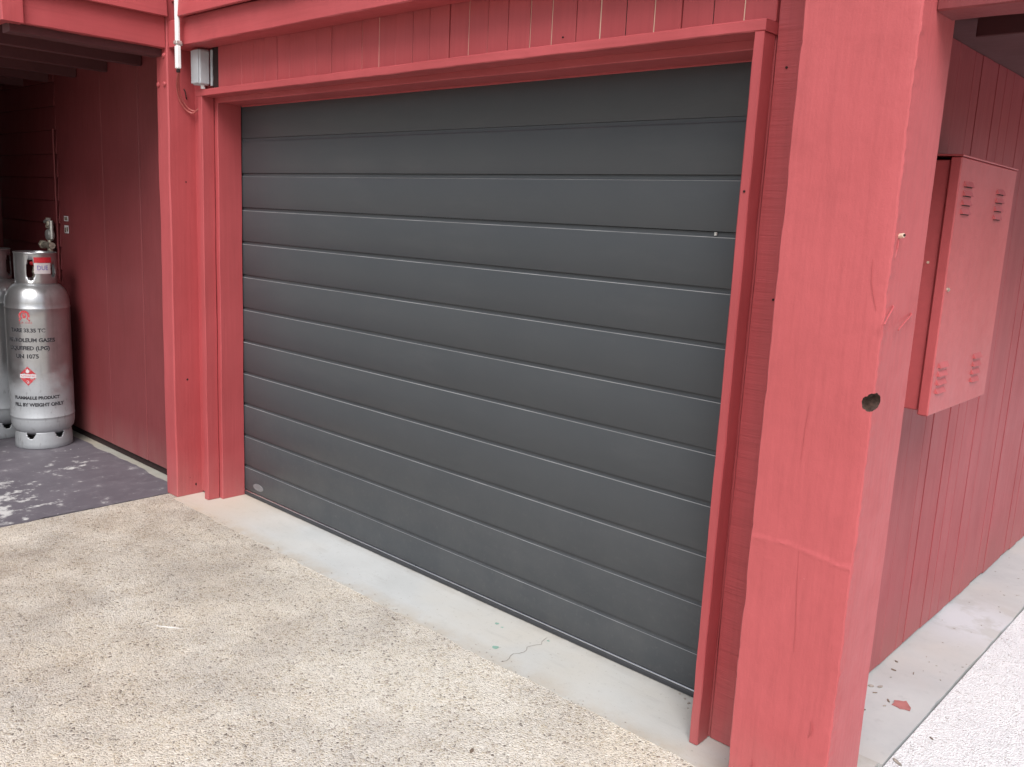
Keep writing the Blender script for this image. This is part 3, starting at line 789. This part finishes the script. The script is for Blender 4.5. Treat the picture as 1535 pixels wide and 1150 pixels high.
    for (ya, yb) in ((.012, q), (-q, -.012)):
        b = len(dia[0]); mm = 6
        for i in range(mm + 1):
            yy = ya + (yb - ya) * i / mm; hw = q - abs(yy); dia[0].extend([(-hw, yy), (0, yy), (hw, yy)])
        for i in range(mm):
            for c2 in (0, 1): dia[1].append([b + 3 * i + c2, b + 3 * i + c2 + 1, b + 3 * i + 4 + c2, b + 3 * i + 3 + c2])
    hz = local('hazard_diamond', on_cyl(dia, Rm, B - .02, .485), 'ink_fade', t)
    local('band', on_cyl(grid2(-.050, .050, -.0115, .0115, 8), Rm, B - .02, .485), 'ink_white', hz)
    local('flame_mark', on_cyl(sh(([(x * .9, y * .7) for x, y in flame[0]], flame[1]), 0, .031), Rm + .0008, B - .02, .485), 'ink_white', hz)
    local('band_lettering', on_cyl(wrapped_text('FLAMMABLE GAS', .0135, .0, .85), Rm + .0008, B - .02, .485), 'ink_red', hz)
    local('class_number', on_cyl(wrapped_text('2', .026), Rm + .0008, B - .02, .447), 'ink_white', hz)
    return t
g1 = make_bottle((-1.78, -.44, .0012), 'nearer silver gas bottle with black stencilled lettering and red diamond')
def copy_tree(o, parent=None):
    c = o.copy(); COL.objects.link(c); c.parent = parent
    for ch in list(o.children): copy_tree(ch, c)
    return c
g2 = copy_tree(g1); g2.location = (-2.20, -.575, .0012); g2.rotation_euler.z = math.radians(-75)
g2['label'] = 'silver gas bottle at the left picture edge, partly hidden by nearer bottle'

# gas regulator and pipe on the alcove wall
rg = empty('gas_regulator', (-2.13, -.22, 1.2), 'small metal gas regulator on alcove wall above the gas bottle', 'regulator')
obj('lower_valve', join(tube([(-2.10, -.225, 1.20), (-2.10, -.225, 1.275)], .016, 10), tube([(-2.17, -.23, 1.262), (-2.06, -.23, 1.262)], .019, 10), tube([(-2.175, -.23, 1.262), (-2.195, -.23, 1.262)], .026, 6)), 'brass', rg)
obj('body', bent(lathe([(.001, 0), (.030, 0), (.036, .006), (.036, .022), (.028, .034), (.012, .04), (.001, .04)], n=18), lambda v: Vector((-2.105 + v.x, -.205 - v.z, 1.322 + v.y))), 'galv', rg)
obj('pipe_union', join(tube([(-2.105, -.225, 1.28), (-2.105, -.225, 1.345)], .011, 8), tube([(-2.125, -.225, 1.37), (-2.07, -.225, 1.37)], .013, 8), tube([(-2.108, -.225, 1.36), (-2.108, -.225, 1.42)], .015, 8)), 'brass', rg)
obj('upper_tap', join(tube([(-2.14, -.232, 1.395), (-2.09, -.232, 1.412)], .010, 8), tube([(-2.075, -.225, 1.30), (-2.075, -.225, 1.405)], .012, 8)), 'galv', rg)
for o in rg.children:
    for v in o.data.vertices:
        w = v.co + o.location
        v.co = Vector((w.x * 1.30 - .02, w.y * 1.1, w.z * 1.16 + .012)) - o.location
gp = obj('gas_pipe', tube([(-2.050, -.196, 1.06), (-2.050, -.196, 2.05)], .0060, 8), 'paint_wall', label='thin red painted pipe rising up the alcove wall', cat='pipe')
for (n_, z, h, lab) in [('wall_notice', 1.470, .033, 'upper of two small white notices on the alcove wall'), ('wall_notice', 1.400, .052, 'lower of two small white notices on the alcove wall')]:
    o = obj(n_, cbox(-1.955, -1.888, -.1865, -.1842, z - h / 2, z + h / 2, .0005), 'ink_white', label=lab, cat='notice')
    if h < .04: obj('print', cbox(-1.945, -1.897, -.1873, -.1866, z - .011, z + .011, .0002), 'leaf_dry', o)
    else:
        obj('print', cbox(-1.948, -1.925, -.1873, -.1866, z - .021, z + .012, .0002), 'leaf_dry', o)
        obj('print', cbox(-1.917, -1.893, -.1873, -.1866, z - .014, z + .016, .0002), 'leaf_dry', o)

# ------------------------------------------------------------------ conduit, cable and junction box
cd = empty('conduit', (-.035, -.32, 2.27), 'white plastic conduit running down beside the red post', 'conduit')
obj('pipe', cbox(-.047, -.023, -.3500, -.3285, 2.372, 4.6, .006), 'white_pvc', cd)
obj('end_piece', cbox(-.048, -.022, -.3508, -.3278, 2.262, 2.3715, .004), 'white_pvc', cd)
obj('saddle_clip', join(cbox(-.051, -.019, -.3540, -.3240, 2.376, 2.394, .003), cbox(-.110, -.052, -.3095, -.3055, 2.377, 2.393, .001), cbox(-.0535, -.0510, -.345, -.3055, 2.377, 2.393, .001)), 'galv', cd)
obj('cable_entry', cbox(-.044, -.026, -.347, -.332, 2.244, 2.2612, .003), 'dark', cd)
ca = empty('cable', (-.16, -.25, 2.07), 'pink painted cable looping from the conduit behind the door trim', 'cable')
P = [(-.036, -.339, 2.25), (-.075, -.325, 2.225), (-.135, -.297, 2.195), (-.172, -.274, 2.158), (-.188, -.252, 2.122), (-.188, -.222, 2.086), (-.168, -.197, 2.072), (-.125, -.188, 2.090), (-.086, -.160, 2.11)]
obj('strand', tube(spline(P, 8), .0042, 8), 'cable', ca)
obj('strand', tube(spline([Vector(p) + Vector((.004, .008, .011)) for p in P], 8), .0036, 8), 'cable', ca)
obj('hook', tube(spline([(-.202, -.225, 2.19), (-.190, -.225, 2.175), (-.186, -.222, 2.15), (-.20, -.212, 2.142)], 5), .003, 6), 'dark', ca)
jb = empty('junction_box', (-.04, -.21, 2.19), 'small grey plastic junction box at the top left of the door', 'junction box')
obj('case', cbox(-.080, -.002, -.246, -.1855, 2.200, 2.372, .008), 'grey_pvc', jb)
obj('lid', cbox(-.077, -.005, -.2505, -.2468, 2.206, 2.366, .0035), 'grey_pvc', jb)
obj('cable_gland', tube([(-.03, -.212, 2.199), (-.03, -.212, 2.1835)], .011, 10), 'white_pvc', jb)
V = []; F = []
for k in range(13):
    z = 2.20 + .172 * k / 12; e = .012 + .010 * noise.noise((z * 40, 1.1, 2))
    V += [(-.0015, -.1855, z), (.006 + e * .6, -.1845 + .004 * noise.noise((z * 30, 4, 4)), z), (.006 + e * .6, -.179, z)]
for k in range(12):
    F += [[3 * k, 3 * k + 1, 3 * k + 4, 3 * k + 3], [3 * k + 1, 3 * k + 2, 3 * k + 5, 3 * k + 4]]
obj('sealant', (V, F), 'grey_pvc', jb)
obj('shadow_strip', cbox(.003, .060, -.176, -.162, 2.1845, 2.398, .001), 'dark', jb)  # dark strip painting the shadow between the box and the cladding

# ------------------------------------------------------------------ small litter on the paving
def chip(cx, cy, L, W, ang, seed, th=.002, z=0.0, n=9):
    V = []
    for s in (0, 1):
        for k in range(n):
            a = 2 * math.pi * k / n; q = 1 + .28 * noise.noise((math.cos(a) * 1.5, math.sin(a) * 1.5, seed))
            x, y = L * .5 * math.cos(a) * q, W * .5 * math.sin(a) * q
            V.append((cx + x * math.cos(ang) - y * math.sin(ang), cy + x * math.sin(ang) + y * math.cos(ang), z + .0006 + s * th + .12 * abs(x) * (1 if s else .6)))
    return V, [list(range(n))[::-1], list(range(n, 2 * n))] + [[k, (k + 1) % n, n + (k + 1) % n, n + k] for k in range(n)]
fl = obj('paint_flake', ((lambda R: [(x, y, z) for x, y, z in [(3.452 + (a - 3.452) * .8, .500 + (b - .5) * .8, c_) for a, b, c_ in R]] + [(3.452 + (x - 3.452) * .8, .500 + (y - .5) * .8, z + .0022) for x, y, z in R])([(3.416, .478, .001), (3.420, .496, .005), (3.414, .508, .007), (3.427, .522, .006), (3.447, .527, .008), (3.456, .536, .010), (3.476, .514, .007), (3.489, .500, .006), (3.492, .482, .002), (3.470, .480, .001), (3.455, .470, .001), (3.436, .476, .001)]),
    [list(range(12))[::-1], list(range(12, 24))] + [[k, (k + 1) % 12, 12 + (k + 1) % 12, 12 + k] for k in range(12)]), 'flake', label='flat pink paint flake lying on the concrete strip', cat='flake')
for i, (x, y, L, W, a, m, lab) in enumerate([
    (3.322, .558, .022, .016, .6, 'bark', 'round grey leaf bit beside the pillar foot, left of its twin'),
    (3.347, .578, .024, .012, 1.2, 'bark', 'pale grey leaf bit just right of a round one'),
    (3.350, .520, .018, .004, .7, 'leaf_dry', 'thin dark twig bit below the two grey leaf bits'),
    (3.318, .822, .016, .007, -.4, 'leaf_dry', 'dark leaf bit nearest the board wall'),
    (3.335, .745, .020, .009, -.2, 'leaf_dry', 'dark oblong bark bit midway between wall and flake'),
    (3.398, .775, .020, .003, 1.8, 'leaf_dry', 'thin upright twig bit right of the dark bark bits'),
    (3.405, .500, .022, .007, -.9, 'leaf_dry', 'dark twig bit touching the pink paint flake'),
    (3.408, .455, .014, .006, 1.1, 'bark', 'small grey chip left below the pink paint flake'),
    (3.368, .375, .012, .006, .9, 'leaf_dry', 'tiny dark leaf bit below the pink flake near pillar'),
    (3.560, .150, .040, .012, -.55, 'bark', 'grey bark stick on the pale paving at the bottom edge'),
    (3.592, .372, .018, .006, -.5, 'leaf_dry', 'small dark bark bit lying on the pale paving'),
    (2.608, -.783, .022, .013, 2.1, 'leaf_dry', 'small brown leaf on the pebbled driveway at bottom centre')]):
    obj('leaf_bit' if 'leaf' in lab else 'bark_bit', chip(x, y, L, W, a, i * 2.7, z=(-.0035 if x > 3.535 else (-.0025 if y < -.34 else 0))), m, label=lab, cat='debris')

grit = [chip(x, y, L, L * .6, i * 1.3, 40 + i * 1.9) for i, (x, y, L) in enumerate([(2.90, -.030, .010), (2.925, -.045, .014), (2.955, -.022, .008), (2.94, -.075, .007), (2.985, -.06, .012), (2.87, -.015, .009)])]
for i in range(40):
    L = rnd.uniform(.004, .010)
    grit.append(chip(rnd.uniform(3.30, 3.52), rnd.uniform(.25, 2.6), L, L * .5, rnd.uniform(0, 3), i * 1.7, .0012))
for i in range(60):
    L = rnd.uniform(.003, .007)
    grit.append(chip(rnd.uniform(.1, 3.0), -.336 + abs(rnd.gauss(0, .02)), L, L * .7, rnd.uniform(0, 3), i * 2.3, .0012))
obj('grit', join(*grit), 'bark', label='fine dark grit scattered over the concrete strips', cat='grit', kind='stuff')
